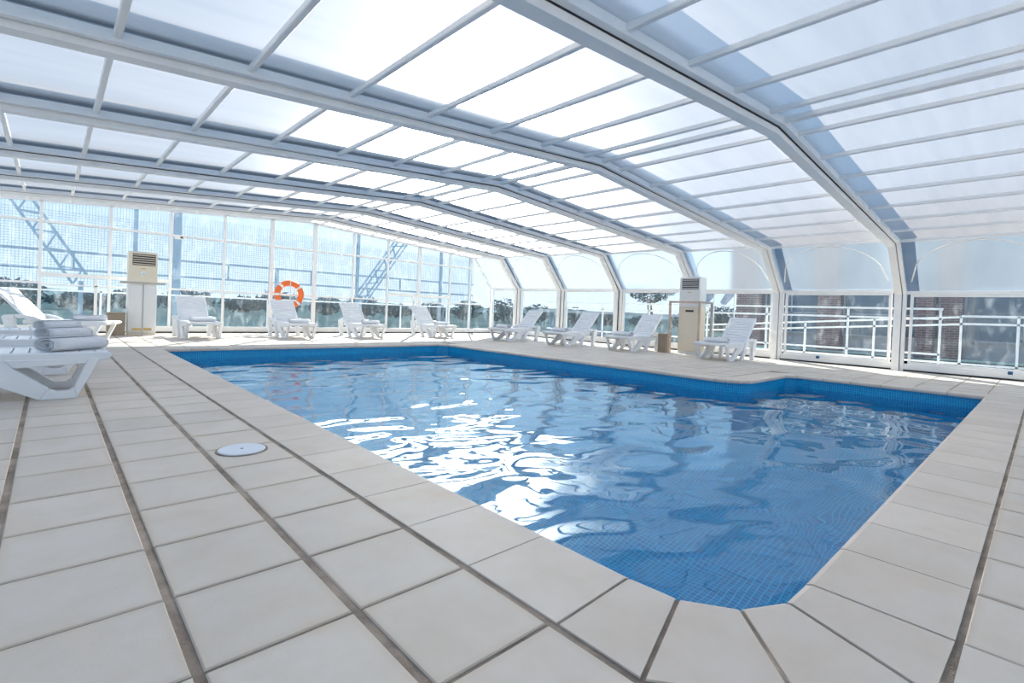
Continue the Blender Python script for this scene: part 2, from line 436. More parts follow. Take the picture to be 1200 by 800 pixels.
for t in tiles[300:]:
    x, y, wv, hv = t; mb.box(x, x+wv, y, y+hv, -.03, random.uniform(-.001, .001))
tag(mb.build('far_tiles', 'deck_tile', floor), kind='stuff')
# coping stones along the pool edge: overhanging, rounded nose
n = len(POOL)
NOSE = offset(POOL, -.0)
for i in range(n):
    a, b = Vector(POOL[i]), Vector(POOL[(i+1) % n]); c, d = Vector(RING[(i+1) % n]), Vector(RING[i])
    L = (b-a).length
    if L < .05: continue
    corner = abs(a.x-1.6) < .35 and a.y < 1.0
    j = (.016 if corner else .007)/2
    ta, tb = (b-a).normalized(), (c-d).normalized() if (c-d).length > 1e-3 else (b-a).normalized()
    k1 = Vector(((a-d).x, (a-d).y)).normalized(); k2 = (b-c).normalized()
    pa, pb, pc, pd = a+ta*j, b-ta*j, c-tb*j-(c-b).normalized()*.012, d+tb*j-(d-a).normalized()*.012
    if (pc-pd).dot(tb) < .02: pc = pd+tb*.02
    R = [pa, pb, pc, pd]; mb = MB()
    ia, ib = (pd-pa).normalized(), (pc-pb).normalized()
    lv = [(0.000, -.045), (-.0, -.022), (.010, -.007), (.028, 0)]
    rings = []
    for off, z in lv:
        rings.append([(*(pa+ia*off), z), (*(pb+ib*off), z), (*pc, -.03 if z < -.01 else (-.004 if z < 0 else 0)), (*pd, -.03 if z < -.01 else (-.004 if z < 0 else 0))])
    mb.v = [q for r_ in rings for q in r_]; mb.f = [(0, 3, 2, 1), (12, 13, 14, 15)]
    for l in range(3): mb.f += [(l*4+q, l*4+(q+1) % 4, l*4+4+(q+1) % 4, l*4+4+q) for q in range(4)]
    mb.mi = [0]*len(mb.f)
    mb.build('coping_tile', 'coping', floor)
# triangular fill tile outside the rounded corner
corner = [(1.105, .145), (1.565, .145), (1.305, .34), (1.105, .60)]
if len(corner) >= 3: tile_mesh_o = link('tile', tile_mesh('tile', corner, 'deck_tile'), floor)

# ------------------------------------------------------------------ pool basin and water
DEP = -1.25
mb = MB(); s_ = 0; uvs = []
for i in range(n):
    a, b = WALL[i], WALL[(i+1) % n]; L = math.dist(a, b)
    mb.quad((*b, -.02), (*a, -.02), (*a, DEP), (*b, DEP)); uvs += [(s_+L, -.02), (s_, -.02), (s_, DEP), (s_+L, DEP)]; s_ += L
mb.quad(*[(x, y, DEP) for x, y in WALL]); uvs += [tuple(p) for p in WALL]
me = bpy.data.meshes.new('pool_basin'); me.from_pydata(mb.v, [], mb.f); me.materials.append(MATS['mosaic'])
ul = me.uv_layers.new(name='UVMap')
for p in me.polygons:
    for li in p.loop_indices: ul.data[li].uv = uvs[me.loops[li].vertex_index]
basin = tag(link('pool_basin', me), 'blue mosaic tiled pool basin sunk into the deck', kind='structure')
bm = bmesh.new(); f = bm.faces.new([bm.verts.new((x, y, -.2)) for x, y in WALL])
if f.normal.z < 0 or True:
    f.normal_update()
    if f.normal.z < 0: f.normal_flip()
me = bpy.data.meshes.new('pool_water'); bm.to_mesh(me); bm.free(); me.materials.append(MATS['water'])
tag(link('pool_water', me), 'rippling clear water filling the blue mosaic swimming pool', 'water', kind='stuff')

# ------------------------------------------------------------------ roof and side walls of the telescopic enclosure
ceiling = tag(empty('ceiling'), kind='structure')
wall_right = tag(empty('wall_right'), kind='structure'); wall_left = tag(empty('wall_left'), kind='structure')
def rib(d, y0, y1, lo, hi, name, mat='frame_white'):
    """arch rib swept along the cross-section; lo below / hi above the panel line"""
    p = prof(d); m = len(p); mb = MB(); rings = []
    for i in range(m):
        a = Vector(p[max(i-1, 0)]); b = Vector(p[i]); c = Vector(p[min(i+1, m-1)])
        e1 = (b-a).normalized() if i else (c-b).normalized(); e2 = (c-b).normalized() if i < m-1 else e1
        n1, n2 = Vector((-e1.y, e1.x)), Vector((-e2.y, e2.x)); mm = (n1+n2).normalized(); k = 1/mm.dot(n1)
        q0 = b-mm*lo*k; q1 = b+mm*hi*k
        rings.append([(q0.x, y0, q0.y), (q0.x, y1, q0.y), (q1.x, y1, q1.y), (q1.x, y0, q1.y)])
    for i in range(m-1): mb.hexa(rings[i], rings[i+1])
    return mb.build(name, mat, ceiling)
POFF = [0, .42, 1.258, 2.096, 2.934, 3.772, 4.61, 5.448]
def mod_panels(i, y0, y1):
    d = dim(i); xs = sorted({-d['EL'], -6.16}|{-q for q in POFF}|set(POFF)|{d['E']})
    for a, b in zip(xs, xs[1:]):
        mb = MB(); za, zb = zroof(d, RX+a), zroof(d, RX+b)
        mb.hexa([(RX+a, y0, za), (RX+b, y0, zb), (RX+b, y1, zb), (RX+a, y1, za)],
                [(RX+a, y0, za+.012), (RX+b, y0, zb+.012), (RX+b, y1, zb+.012), (RX+a, y1, za+.012)], [0, 1, 1, 1, 1, 1])
        mb.build('roof_panel', ['poly_roof', 'sheet_back'], ceiling)
    for q in xs:
        z = zroof(d, RX+q); wd = .085 if q == 0 else (.075 if q in (xs[0], xs[-1]) else .048)
        mb = MB(); mb.box(RX+q-wd/2, RX+q+wd/2, y0, y1, z-(.055 if wd > .05 else .05), z-.001)
        mb.build('ridge_beam' if q == 0 else ('eave_beam' if q in (xs[0], xs[-1]) else 'purlin'), 'frame_white', ceiling, bevel=.006)
def mod_side(i, y0, y1, sgn, wall):
    d = dim(i); X = lambda v: RX+sgn*v
    W, E, zk, ze = (d['W'], d['E'], d['zk'], d['ze']) if sgn > 0 else (d['WL'], d['EL'], d['zk'], d['zeL'])
    f0, f1 = y0+.06, y1-.06
    # kick plate / sill track, knee rail, pane frame
    mb = MB(); a, b = sorted((X(W-.04), X(W+.05))); mb.box(a, b, y0, y1, .025, .15); mb.build('sill', 'frame_white', wall, bevel=.006)
    a, b = sorted((X(W-.06), X(W+.03))); mb = MB(); mb.box(a, b, y0, y1, 0, .03); mb.build('floor_gap', 'gap_shade', wall)  # solid dark strip painted as the shaded gap under the sill
    mb = MB(); a, b = sorted((X(W-.035), X(W+.04))); mb.box(a, b, y0, y1, zk-.035, zk+.035); mb.build('knee_rail', 'frame_white', wall, bevel=.006)
    mb = MB(); a, b = sorted((X(W-.02), X(W+.02)))
    mb.box(a, b, f0, f0+.05, .15, zk-.035); mb.box(a, b, f1-.05, f1, .15, zk-.035); mb.box(a, b, f0+.05, f1-.05, .15, .20)
    mb.box(a, b, f0+.05, f1-.05, zk-.085, zk-.036)
    mb.build('pane_frame', 'frame_white', wall)
    mb = MB(); a, b = sorted((X(W-.004), X(W+.004))); mb.box(a, b, f0+.05, f1-.05, .2, zk-.085); mb.build('glass_pane', 'glass', wall)
    # slanted upper sheet
    dx, dz = (E-W), (ze-zk); ln = math.hypot(dx, dz); nx, nz = -dz/ln, dx/ln      # inward-down normal in (v,z)
    if nx > 0: nx, nz = -nx, -nz
    lo = [(W, zk+.03), (E+.03, ze-.03)]
    mb = MB(); t = .010
    P0 = [(X(lo[0][0]), lo[0][1]), (X(lo[1][0]), lo[1][1])]
    P1 = [(X(lo[0][0]-nx*t), lo[0][1]-nz*t), (X(lo[1][0]-nx*t), lo[1][1]-nz*t)]
    mb.hexa([(P0[0][0], y0, P0[0][1]), (P0[1][0], y0, P0[1][1]), (P0[1][0], y1, P0[1][1]), (P0[0][0], y1, P0[0][1])],
            [(P1[0][0], y0, P1[0][1]), (P1[1][0], y0, P1[1][1]), (P1[1][0], y1, P1[1][1]), (P1[0][0], y1, P1[0][1])], [0, 1, 1, 1, 1, 1])
    mb.build('side_panel', ['poly_side', 'sheet_back'], wall)
    # bent decorative tube
    pts = []
    for k in range(21):
        u = -1+2*k/20; v = .24+.70*math.sqrt(max(0, 1-u*u))
        yy = (y0+y1)/2+u*((y1-y0)/2-.10)
        pts.append((X(W+dx*v+nx*.03), yy, zk+dz*v+nz*.03))
    mb = MB(); mb.tube(pts, .014, 6); mb.build('arched_tube', 'frame_white', wall, smooth=True)
for k in range(len(BY)-1):
    i = k-1; y0, y1 = BY[k], BY[k+1]; d = dim(i)
    pn0 = y0+.01; pn1 = y1-.005
    # near rib sits a step higher than the module in front of it, far rib closes this module
    st = d['zr']-dim(i-1)['zr'] if i > -1 else 0
    rib(d, y0+.012, y0+.135, .15+st, .27-st, 'arch_rib')
    rib(d, y1-.06, y1-.001, .075, .012, 'arch_rib')
    rib(d, y0+.0, y0+.012, .087+st, .05, 'gap_shade_strip', 'gap_shade')  # dark strip drawn for the shadowed gap between neighbouring ribs
    mod_panels(i, pn0, pn1)
    mod_side(i, y0+.135, y1-.06, 1, wall_right)
    mod_side(i, y0+.135, y1-.06, -1, wall_left)

# ------------------------------------------------------------------ glazed end walls
def end_wall(name, Y, d, mull, thick, doors, sgn):
    wl = tag(empty(name), kind='structure')
    xl, xr = RX-d['WL'], RX+d['W']
    def ztop(x):
        v = abs(x-RX)
        E, W, ze = (d['E'], d['W'], d['ze']) if x > RX else (d['EL'], d['WL'], d['zeL'])
        if v <= E: return zroof(d, x)-.05
        return ze-.05-(ze-d['zk'])*(v-E)/(W-E)
    xs = [xl+.02]+mull+[xr-.02]
    for x in mull:
        wd = .11 if x in thick else .06
        mb = MB(); mb.box(x-wd/2, x+wd/2, Y-.04, Y+.04, .05, ztop(x)); mb.build('mullion', 'frame_white', wl, bevel=.006)
    mb = MB(); mb.box(xl, xr, Y-.05, Y+.05, .03, .17); mb.build('sill', 'frame_white', wl, bevel=.006)
    mb = MB(); mb.box(xl, xr, Y-.07, Y+.04, 0, .032); mb.build('floor_gap', 'gap_shade', wl)  # dark strip in place of the shade below the end wall sill
    for a, b in zip(xs, xs[1:]):
        a2, b2 = a+.03, b-.03; zt = min(ztop(a), ztop(b))
        lv = [(1.15, .045), (2.56, .055)]
        if any(l <= (a+b)/2 <= h for l, h in doors): lv = [(1.12, .03), (1.35, .085), (2.56, .055)]
        lv = [q for q in lv if q[0] < zt-.05]
        for z, hgt in lv:
            mb = MB(); mb.box(a2, b2, Y-.03, Y+.03, z-hgt/2, z+hgt/2); mb.build('transom', 'frame_white', wl)
        zz = [.17]+[q[0] for q in lv]
        for k, z0 in enumerate(zz):
            mb = MB()
            if k+1 < len(zz): z1a = z1b = zz[k+1]
            else: z1a, z1b = ztop(a2), ztop(b2)
            if k+1 == len(zz) and a2 < RX < b2:
                mb.hexa([(a2, Y-.004, z0), (b2, Y-.004, z0), (b2, Y-.004, z1b), (RX, Y-.004, ztop(RX)), (a2, Y-.004, z1a)][::1],
                        [(a2, Y+.004, z0), (b2, Y+.004, z0), (b2, Y+.004, z1b), (RX, Y+.004, ztop(RX)), (a2, Y+.004, z1a)])
            else:
                mb.hexa([(a2, Y-.004, z0), (b2, Y-.004, z0), (b2, Y-.004, z1b), (a2, Y-.004, z1a)], [(a2, Y+.004, z0), (b2, Y+.004, z0), (b2, Y+.004, z1b), (a2, Y+.004, z1a)])
            mb.build('glass_pane', 'glass', wl)
    for l, h in doors:                                # door stile in the lower half
        x = (l+h)/2-.25
        mb = MB(); mb.box(x-.03, x+.03, Y-.03, Y+.03, .17, 1.31); mb.build('door_stile', 'frame_white', wl)
    return wl
D6 = dim(6)
MULL = [-1.42, -.18, 1.06, 2.3, 3.54, 4.79, 6.06, 7.34, 8.61, 9.88, 11.26, 12.25]
wall_far = end_wall('wall_far', YF, D6, MULL, (4.79, 6.06, 9.88), ((-.18, 2.3), (8.61, 11.26)), 1)
end_wall('wall_back', BY[0]+.1, dim(-1), [-.2, 1.7, 3.6, 5.5, 7.4, 9.3, 11.2], (5.5,), (), -1)

# ------------------------------------------------------------------ sun loungers
def slats(mb, x0, x1, n, z, yw, th, gap):
    st = (x1-x0)/n
    for k in range(n): mb.box(x0+k*st+gap/2, x0+(k+1)*st-gap/2, -yw, yw, z-th, z)
def make_lounger(back_deg):
    """local x runs from the head (0) to the foot (1.9)"""
    root = empty('sun_lounger')
    mb = MB()
    for s in (-1, 1):
        prism_xz(mb, [(.60, .315), (1.80, .315), (1.88, .33), (1.92, .365), (1.90, .395), (1.84, .40), (.60, .40)], s*.33-.03, s*.33+.03)
    mb.box(1.80, 1.90, -.30, .30, .335, .395)
    mb.build('seat_frame', 'resin', root, bevel=.012)
    mb = MB(); slats(mb, .72, 1.80, 10, .395, .302, .03, .012)
    mb.box(.72, 1.80, -.02, .02, .34, .366)
    mb.build('seat', 'resin', root, bevel=.005)
    a = math.radians(back_deg); mb = MB(); L = .80
    slats(mb, 0, L-.06, 9, 0, .27, .025, .010)
    for s in (-1, 1): mb.box(0, L, s*.285-.03, s*.285+.03, -.045, .006)
    mb.box(L-.075, L, -.27, .27, -.04, .008)
    ca, sa = math.cos(a), math.sin(a)
    mb.v = [(.70-x*ca-(z*sa), y, .385+x*sa-(-z*ca)*1.0) if False else (.70-x*ca+z*sa, y, .385+x*sa+z*ca) for x, y, z in mb.v]
    mb.build('backrest', 'resin', root, bevel=.008)
    for s in (-1, 1):                                        # foot leg: trapezoid skid with an opening
        mb = MB(); o = [(.86, .33), (1.47, 0), (1.70, 0), (1.84, .33)]
        i_ = [(1.30, .275), (1.50, .095), (1.54, .075), (1.62, .075), (1.66, .11), (1.735, .30)]
        y0, y1 = s*.335-.03, s*.335+.03
        def strip(pts):
            prism_xz(mb, pts, y0, y1)
        strip([(.80, .345), (1.44, .0), (1.50, .095), (1.28, .275), (1.22, .345)])
        strip([(1.44, 0), (1.68, 0), (1.66, .10), (1.62, .07), (1.54, .07), (1.50, .095)])
        strip([(1.68, 0), (1.83, .345), (1.745, .345), (1.735, .30), (1.66, .10)])
        strip([(1.22, .345), (1.28, .275), (1.735, .30), (1.745, .345)])
        mb.build('foot_leg', 'resin', root, bevel=.006)
    for s in (-1, 1):                                        # arm frame: slanted front leg, arched armrest, flared rear leg
        mb = MB()
        y0, y1 = s*.365-.035, s*.365+.035
        pt = [(1.02, 0), (1.13, 0), (.95, .30), (.86, .42), (.74, .485), (.52, .50), (.40, .475), (.36, .43)]
        prism_xz(mb, [(1.00, 0), (1.12, 0), (.97, .27), (.84, .31)], y0, y1)
        prism_xz(mb, [(.84, .31), (.97, .27), (.90, .40), (.80, .455), (.74, .40)], y0, y1)
        prism_xz(mb, [(.74, .40), (.80, .455), (.66, .49), (.50, .495), (.50, .43), (.64, .425)], y0, y1)
        prism_xz(mb, [(.50, .43), (.50, .495), (.34, .48), (.31, .44), (.40, .40)], y0-.012, y1+.012)
        prism_xz(mb, [(.31, .44), (.44, 0), (.53, 0), (.50, .43), (.40, .40)], y0-.008, y1+.008)
        mb.build('arm_frame', 'resin', root, bevel=.008)
    return root
def make_towel(ln=.56, r=.055, flat=.8):
    """towel rolled up: a spiral sheet with thickness, axis along local x"""
    root = None; mb = MB(); T = .009; turns = 3.2; m = 64; prof_o = []; prof_i = []
    for k in range(m+1):
        t = k/m; th = t*turns*2*math.pi; rr = .012+(r-.012)*t
        rr += .0016*math.sin(th*3.1)
        prof_o.append((rr*math.cos(th)*1.35, rr*math.sin(th)*flat)); r2 = max(.004, rr-T*.85)
        prof_i.append((r2*math.cos(th)*1.35, r2*math.sin(th)*flat))
    zmin = min(p[1] for p in prof_o); NX = 7
    for xi in range(NX):
        x = -ln/2+ln*xi/(NX-1); jit = [random.uniform(-.004, .004) if xi in (0, NX-1) else 0 for _ in range(m+1)]
        for pr in (prof_o, prof_i):
            for k, (y, z) in enumerate(pr): mb.v.append((x+jit[k]+(.012 if xi == 0 else -.012 if xi == NX-1 else 0)*(k/m < .4), y, z-zmin))
    S = m+1
    def idx(xi, io, k): return (xi*2+io)*S+k
    for xi in range(NX-1):
        for k in range(m):
            mb.f.append((idx(xi, 0, k), idx(xi, 0, k+1), idx(xi+1, 0, k+1), idx(xi+1, 0, k)))
            mb.f.append((idx(xi, 1, k+1), idx(xi, 1, k), idx(xi+1, 1, k), idx(xi+1, 1, k+1)))
        mb.f.append((idx(xi, 0, m), idx(xi, 1, m), idx(xi+1, 1, m), idx(xi+1, 0, m)))
    for xi in (0, NX-1):
        for k in range(m): mb.f.append((idx(xi, 0, k), idx(xi, 1, k), idx(xi, 1, k+1), idx(xi, 0, k+1)))
    mb.mi = [0]*len(mb.f)
    return mb.mesh('rolled_towel', 'towel', smooth=True)
lng = {50: make_lounger(48), 30: make_lounger(33)}
used = set()
towel_me = make_towel(.52, .080, .78); towel_big = make_towel(.52, .088, .80)
def put_lounger(foot, ang, label, group, back=50, twl=None, tme=None, trot=math.pi/2, toff=(1.56, 0)):
    """foot: xy of the foot end; ang: heading from head to foot"""
    o = lng[back] if back not in used else copy_tree(lng[back]); used.add(back)
    ca, sa = math.cos(ang), math.sin(ang)
    o.location = (foot[0]-1.92*ca, foot[1]-1.92*sa, 0); o.rotation_euler = (0, 0, ang)
    tag(o, label, 'sun lounger', group)
    if twl:
        t = link('rolled_towel', tme or towel_me); lx, ly = toff
        t.location = (o.location.x+lx*ca-ly*sa, o.location.y+lx*sa+ly*ca,   .3965); t.rotation_euler = (0, 0, ang+trot)
        tag(t, twl, 'towel', 'rolled white towels on the loungers')
G1, G2, G3 = 'loungers along the left deck', 'loungers in front of the glazed end wall', 'loungers along the right side wall'
put_lounger((.43, 6.10), 0, 'white sun lounger in the left deck row, closest to the round skimmer lid', G1, 30,
            'fat rolled towel on the left row lounger closest to the skimmer lid', towel_big, .75, (1.66, -.06))
put_lounger((.40, 7.85), 0, 'white sun lounger second in the left deck row counting from the skimmer lid', G1, 30,
            'fat rolled towel on the second left row lounger counting from the skimmer lid', towel_big, .75, (1.66, -.06))
put_lounger((.36, 9.75), 0, 'white sun lounger third in the left deck row counting from the skimmer lid', G1, 30,
            'rolled towel on the third left row lounger counting from the skimmer lid', towel_big, .75, (1.66, -.06))
put_lounger((.98, 12.85), -.42, 'white sun lounger with raised back just in front of the cream air conditioner', G1, 50,
            'rolled towel on the lounger just in front of the cream air conditioner', None, HP*.35, (1.50, 0))
for x, y, lb, tb in ((2.60, 12.95, 'white sun lounger at the glazed end wall, first one right of the cream air conditioner', 'rolled towel on the end wall lounger beside the cream air conditioner'),
                     (4.75, 12.85, 'white sun lounger at the glazed end wall below the orange life ring', 'rolled towel on the lounger below the orange life ring'),
                     (6.72, 12.80, 'white sun lounger at the glazed end wall, first one right of the life ring', 'rolled towel on the lounger right of the life ring'),
                     (9.22, 12.85, 'white sun lounger by the double door frame in the glazed end wall', 'rolled towel on the lounger by the end wall door frame')):
    put_lounger((x, y), -HP, lb, G2, 50, tb)
for x, y, lb, tb in ((9.95, 11.45, 'white sun lounger nearest the far corner in the row along the right wall', 'rolled towel on the right wall lounger nearest the far corner'),
                     (10.30, 9.45, 'white sun lounger second from the far corner along the right wall', 'rolled towel on the right wall lounger second from the far corner'),
                     (10.65, 7.55, 'white sun lounger beside the brown box and the white air conditioner', 'rolled towel on the right wall lounger beside the brown box'),
                     (10.65, 5.05, 'white sun lounger in front of the copper bar frame by the pool step', 'rolled towel on the lounger in front of the copper bar frame')):
    put_lounger((x, y), math.pi, lb, G3, 50, tb)

# ------------------------------------------------------------------ column air conditioners
def air_con(loc, rz, label, lower, upper, full=True):
    """front faces local -y, width along x"""
    r = empty('air_conditioner', loc, rz); tag(r, label, 'air conditioner', 'column air conditioners')
    W, D, H = .56, .36, 1.98
    mb = MB(); mb.box(-W/2, W/2, 0, D, .06, 1.20); mb.build('lower_cabinet', lower, r, bevel=.012)
    mb = MB(); mb.box(-W/2+.01, W/2-.01, .01, D, 0, .06); mb.build('plinth', upper, r)
    mb = MB(); mb.box(-W/2, W/2, 0, D, 1.203, H); mb.build('upper_cabinet', upper, r, bevel=.012)
    mb = MB(); mb.box(-W/2+.07, W/2-.045, -.006, .006, 1.66, 1.93); g = mb.build('air_outlet', 'ac_dark', r)
    for k in range(5):
        z = 1.69+k*.052; mb = MB()
        mb.bar((-W/2+.08, -.012, z), (W/2-.055, -.012, z), .004, .016); mb.build('louver', upper, g)
    mb = MB(); mb.box(-.05, .05, -.004, .002, 1.575, 1.595); mb.build('name_plate', 'ac_gold', r)
    if full:
        mb = MB(); mb.tube([(0, -.012, 1.47), (0, .004, 1.47)], .045, 20); kn = mb.build('control_dial', 'chrome', r)
        mb = MB(); mb.tube([(0, -.022, 1.47), (0, -.010, 1.47)], .02, 12); mb.build('dial_button', 'steel_bar', kn)
        mb = MB(); mb.box(-W/2+.09, W/2-.09, -.008, .004, .11, .17); mb.build('air_intake', 'ac_gold', r)
    else:
        mb = MB(); mb.box(-.09, .13, -.006, .002, 1.08, 1.13); mb.build('display', 'ac_dark', r)
        mb = MB(); mb.box(-W/2+.04, W/2-.04, -.005, .004, .13, 1.03); mb.build('intake_panel', 'ac_cream', r, bevel=.003)
    return r
air_con((1.62, 14.70, 0), 0, 'tall cream column air conditioner at the glazed end wall', 'ac_white', 'ac_cream')
air_con((12.05, 6.28, 0), -HP, 'tall white column air conditioner inside the copper bar frame', 'ac_cream', 'ac_white', False)
# guard in front of the cream unit: post with a flat cross bar
g = tag(empty('guard_rail', (1.60, 14.42, 0)), 'flat steel bar on a thin post in front of the cream air conditioner', 'guard rail')
mb = MB(); mb.box(-.43, .43, -.03, .03, 1.215, 1.26); b_ = mb.build('cross_bar', 'steel_bar', g, bevel=.004)
mb = MB(); mb.box(-.44, -.30, -.034, .034, 1.21, 1.235); mb.build('bar_end', 'copper_bar', b_)
mb = MB(); mb.box(-.018, .012, -.014, .014, 0, 1.215); mb.build('post', 'steel_bar', g)
# copper frame around the white unit
g = tag(empty('safety_barrier', (11.86, 6.28, 0)), 'copper coloured square bar frame standing around the white air conditioner', 'barrier')
for (x, y), mt in zip(((-.04, -.40), (-.04, .40), (.62, -.40)), ('copper_bar', 'copper_bar', 'steel_bar')):
    mb = MB(); mb.box(x-.025, x+.025, y-.025, y+.025, 0, 1.30); mb.build('post', mt, g, bevel=.004)
mb = MB(); mb.box(-.065, -.015, -.425, .425, 1.30, 1.35); mb.build('front_bar', 'copper_bar', g, bevel=.004)
mb = MB(); mb.box(-.014, .645, -.425, -.375, 1.30, 1.35); mb.build('side_bar', 'steel_bar', g, bevel=.004)
for loc, sz, lb in (((1.13, 14.72, 0), (.33, .30, .50), 'low brown box left of the cream air conditioner'), ((11.92, 6.86, 0), (.30, .22, .46), 'low brown box beside the copper bar frame')):
    r = tag(empty('floor_box', loc), lb, 'box')
    mb = MB(); mb.box(-sz[0]/2, sz[0]/2, -sz[1]/2, sz[1]/2, 0, sz[2]); mb.build('body', 'box_brown', r, bevel=.006)
    mb = MB(); mb.box(-sz[0]/2-.01, sz[0]/2+.01, -sz[1]/2-.01, sz[1]/2+.01, sz[2], sz[2]+.03); mb.build('lid', 'box_brown', r, bevel=.004)

# ------------------------------------------------------------------ life ring on the end wall
r = tag(empty('life_ring', (5.28, 15.56, 1.16)), 'orange life ring with white bands hanging on the glazed end wall', 'life ring')
R0, rr = .345, .085
def torus_seg(a0, a1, n, rad, mb, rr):
    for k in range(n+1):
        a = a0+(a1-a0)*k/n; c = Vector((math.cos(a)*rad, 0, math.sin(a)*rad)); u = Vector((math.cos(a), 0, math.sin(a)))
        for j in range(14):
            t = 2*math.pi*j/14; mb.v.append(tuple(c+u*math.cos(t)*rr+Vector((0, 1, 0))*math.sin(t)*rr*.75))
    b = len(mb.v)-(n+1)*14
    for k in range(n):
        for j in range(14): mb.f.append((b+k*14+j, b+k*14+(j+1) % 14, b+k*14+14+(j+1) % 14, b+k*14+14+j)); mb.mi.append(0)
mb = MB(); torus_seg(0, 2*math.pi, 48, R0, mb, rr); mb.build('ring_body', 'ring_orange', r, smooth=True)
for a in (.7, 2.35, 3.15, 3.95, 5.5):
    mb = MB(); torus_seg(a-.09, a+.09, 3, R0, mb, rr+.004); mb.build('band', 'strap', r, smooth=True)
mb = MB(); mb.box(-.012, .012, -.085, -.07, -.46, .45); mb.build('hanging_strap', 'strap', r)
mb = MB(); mb.box(-.30, .30, .07, .12, -.03, .01); mb.build('wall_bracket', 'frame_white', r)

# ------------------------------------------------------------------ small fittings
r = tag(empty('skimmer_lid', (.87, 3.29, 0)), 'round pale skimmer lid set into the deck tiles', 'skimmer lid')
mb = MB(); mb.tube([(0, 0, .0005), (0, 0, .004)], .142, 40); mb.build('rim', 'grout', r)
mb = MB(); mb.tube([(0, 0, .001), (0, 0, .008), (0, 0, .010)], [.128, .128, .120], 40); mb.build('lid_disc', 'skimmer_lid', r)
mb = MB(); mb.tube([(0, 0, .0095), (0, 0, .0115)], .008, 12); mb.build('finger_hole', 'ac_dark', r)
r = tag(empty('motion_sensor', (2.46, 15.62, 2.52)), 'small white sensor box fixed high on the end wall mullion', 'sensor')
mb = MB(); mb.box(-.10, .12, -.04, .04, -.05, .04); mb.build('housing', 'frame_white', r, bevel=.008)
mb = MB(); mb.box(.02, .08, -.046, -.038, -.03, .02); mb.build('lens', 'ac_dark', r)
for x, y in ((12.93, 3.55), (12.90, .42)):
    r = tag(empty('wall_lock', (x, y, .14)), 'small blue plastic lock on the right wall sill', 'lock', 'locks on the right sill')
    mb = MB(); mb.box(-.02, .02, -.035, .035, -.03, .03); mb.build('lock_body', 'blue_plastic', r, bevel=.006)
    mb = MB(); mb.tube([(-.03, 0, 0), (-.018, 0, 0)], .012, 10); mb.build('key_hole', 'ac_dark', r)

# ------------------------------------------------------------------ outside: ground, railings, building, net court, trees
bm = face_with_hole([(-700, -700), (900, -700), (900, 900), (-700, 900)], [(FX0+.02, FY0+.02), (FX1-.02, FY0+.02), (FX1-.02, FY1-.02), (FX0+.02, FY1-.02)], -.35)
me = bpy.data.meshes.new('ground'); bm.to_mesh(me); bm.free(); me.materials.append(MATS['land'])
tag(link('ground', me), kind='structure')
bm = face_with_hole([(-30, -30), (15.6, -30), (15.6, 17.6), (-30, 17.6)], [(FX0, FY0), (FX1, FY0), (FX1, FY1), (FX0, FY1)], -.03)  # terrace stretched far out of view to bounce sunlight up onto the ribs
r_ = bmesh.ops.extrude_face_region(bm, geom=bm.faces[:]); bmesh.ops.translate(bm, verts=[v for v in r_['geom'] if isinstance(v, bmesh.types.BMVert)], vec=(0, 0, -.32))
bmesh.ops.recalc_face_normals(bm, faces=bm.faces)
me = bpy.data.meshes.new('terrace'); bm.to_mesh(me); bm.free(); me.materials.append(MATS['concrete'])
tag(link('terrace', me), kind='structure')

def railing(label, posts, rails, wd=.045):
    r = tag(empty('terrace_railing', posts[0][0]), label, 'railing'); o = Vector(posts[0][0])
    for a, h in posts:
        mb = MB(); a = Vector(a)-o; mb.box(a.x-wd/2, a.x+wd/2, a.y-wd/2, a.y+wd/2, a.z, a.z+h); mb.build('post', 'frame_white', r)
    for a, b in rails:
        mb = MB(); mb.bar(Vector(a)-o, Vector(b)-o, wd, wd); mb.build('rail', 'frame_white', r)
Z0 = -.03
railing('white level railing with two top bars outside the right wall', [((14.6, y, Z0), 1.36) for y in (12.6, 10.9, 9.0, 7.0, 5.3, 3.38, 1.62)],
        [((14.6, 13.6, z), (14.6, 1.58, z)) for z in (1.34, 1.12)]+[((14.6, 13.6, .32), (14.6, 1.6, .32))])
railing('white ramp railing with sloping bars outside the right wall', [((14.95, y, Z0), h) for y, h in ((7.4, .75), (6.0, .86), (4.43, .98), (2.9, 1.10), (1.3, 1.22), (.4, 1.25), (-1.4, 1.25))],
        [((14.95, 7.6, z), (14.95, 1.3, z+.47)) for z in (.71, .55)]+[((14.95, 1.3, z), (14.95, -1.5, z+.03)) for z in (1.2, 1.03)]+[((14.95, 7.6, .12), (14.95, -1.5, .14))])
railing('white low railing with short posts outside the glazed end wall', [((x, 17.3, Z0), 1.06) for x in (-2.2, -.2, 1.0, 3.1, 5.2, 5.95, 7.9, 10.1, 12.3)],
        [((-2.6, 17.3, 1.0), (12.6, 17.3, 1.0))])

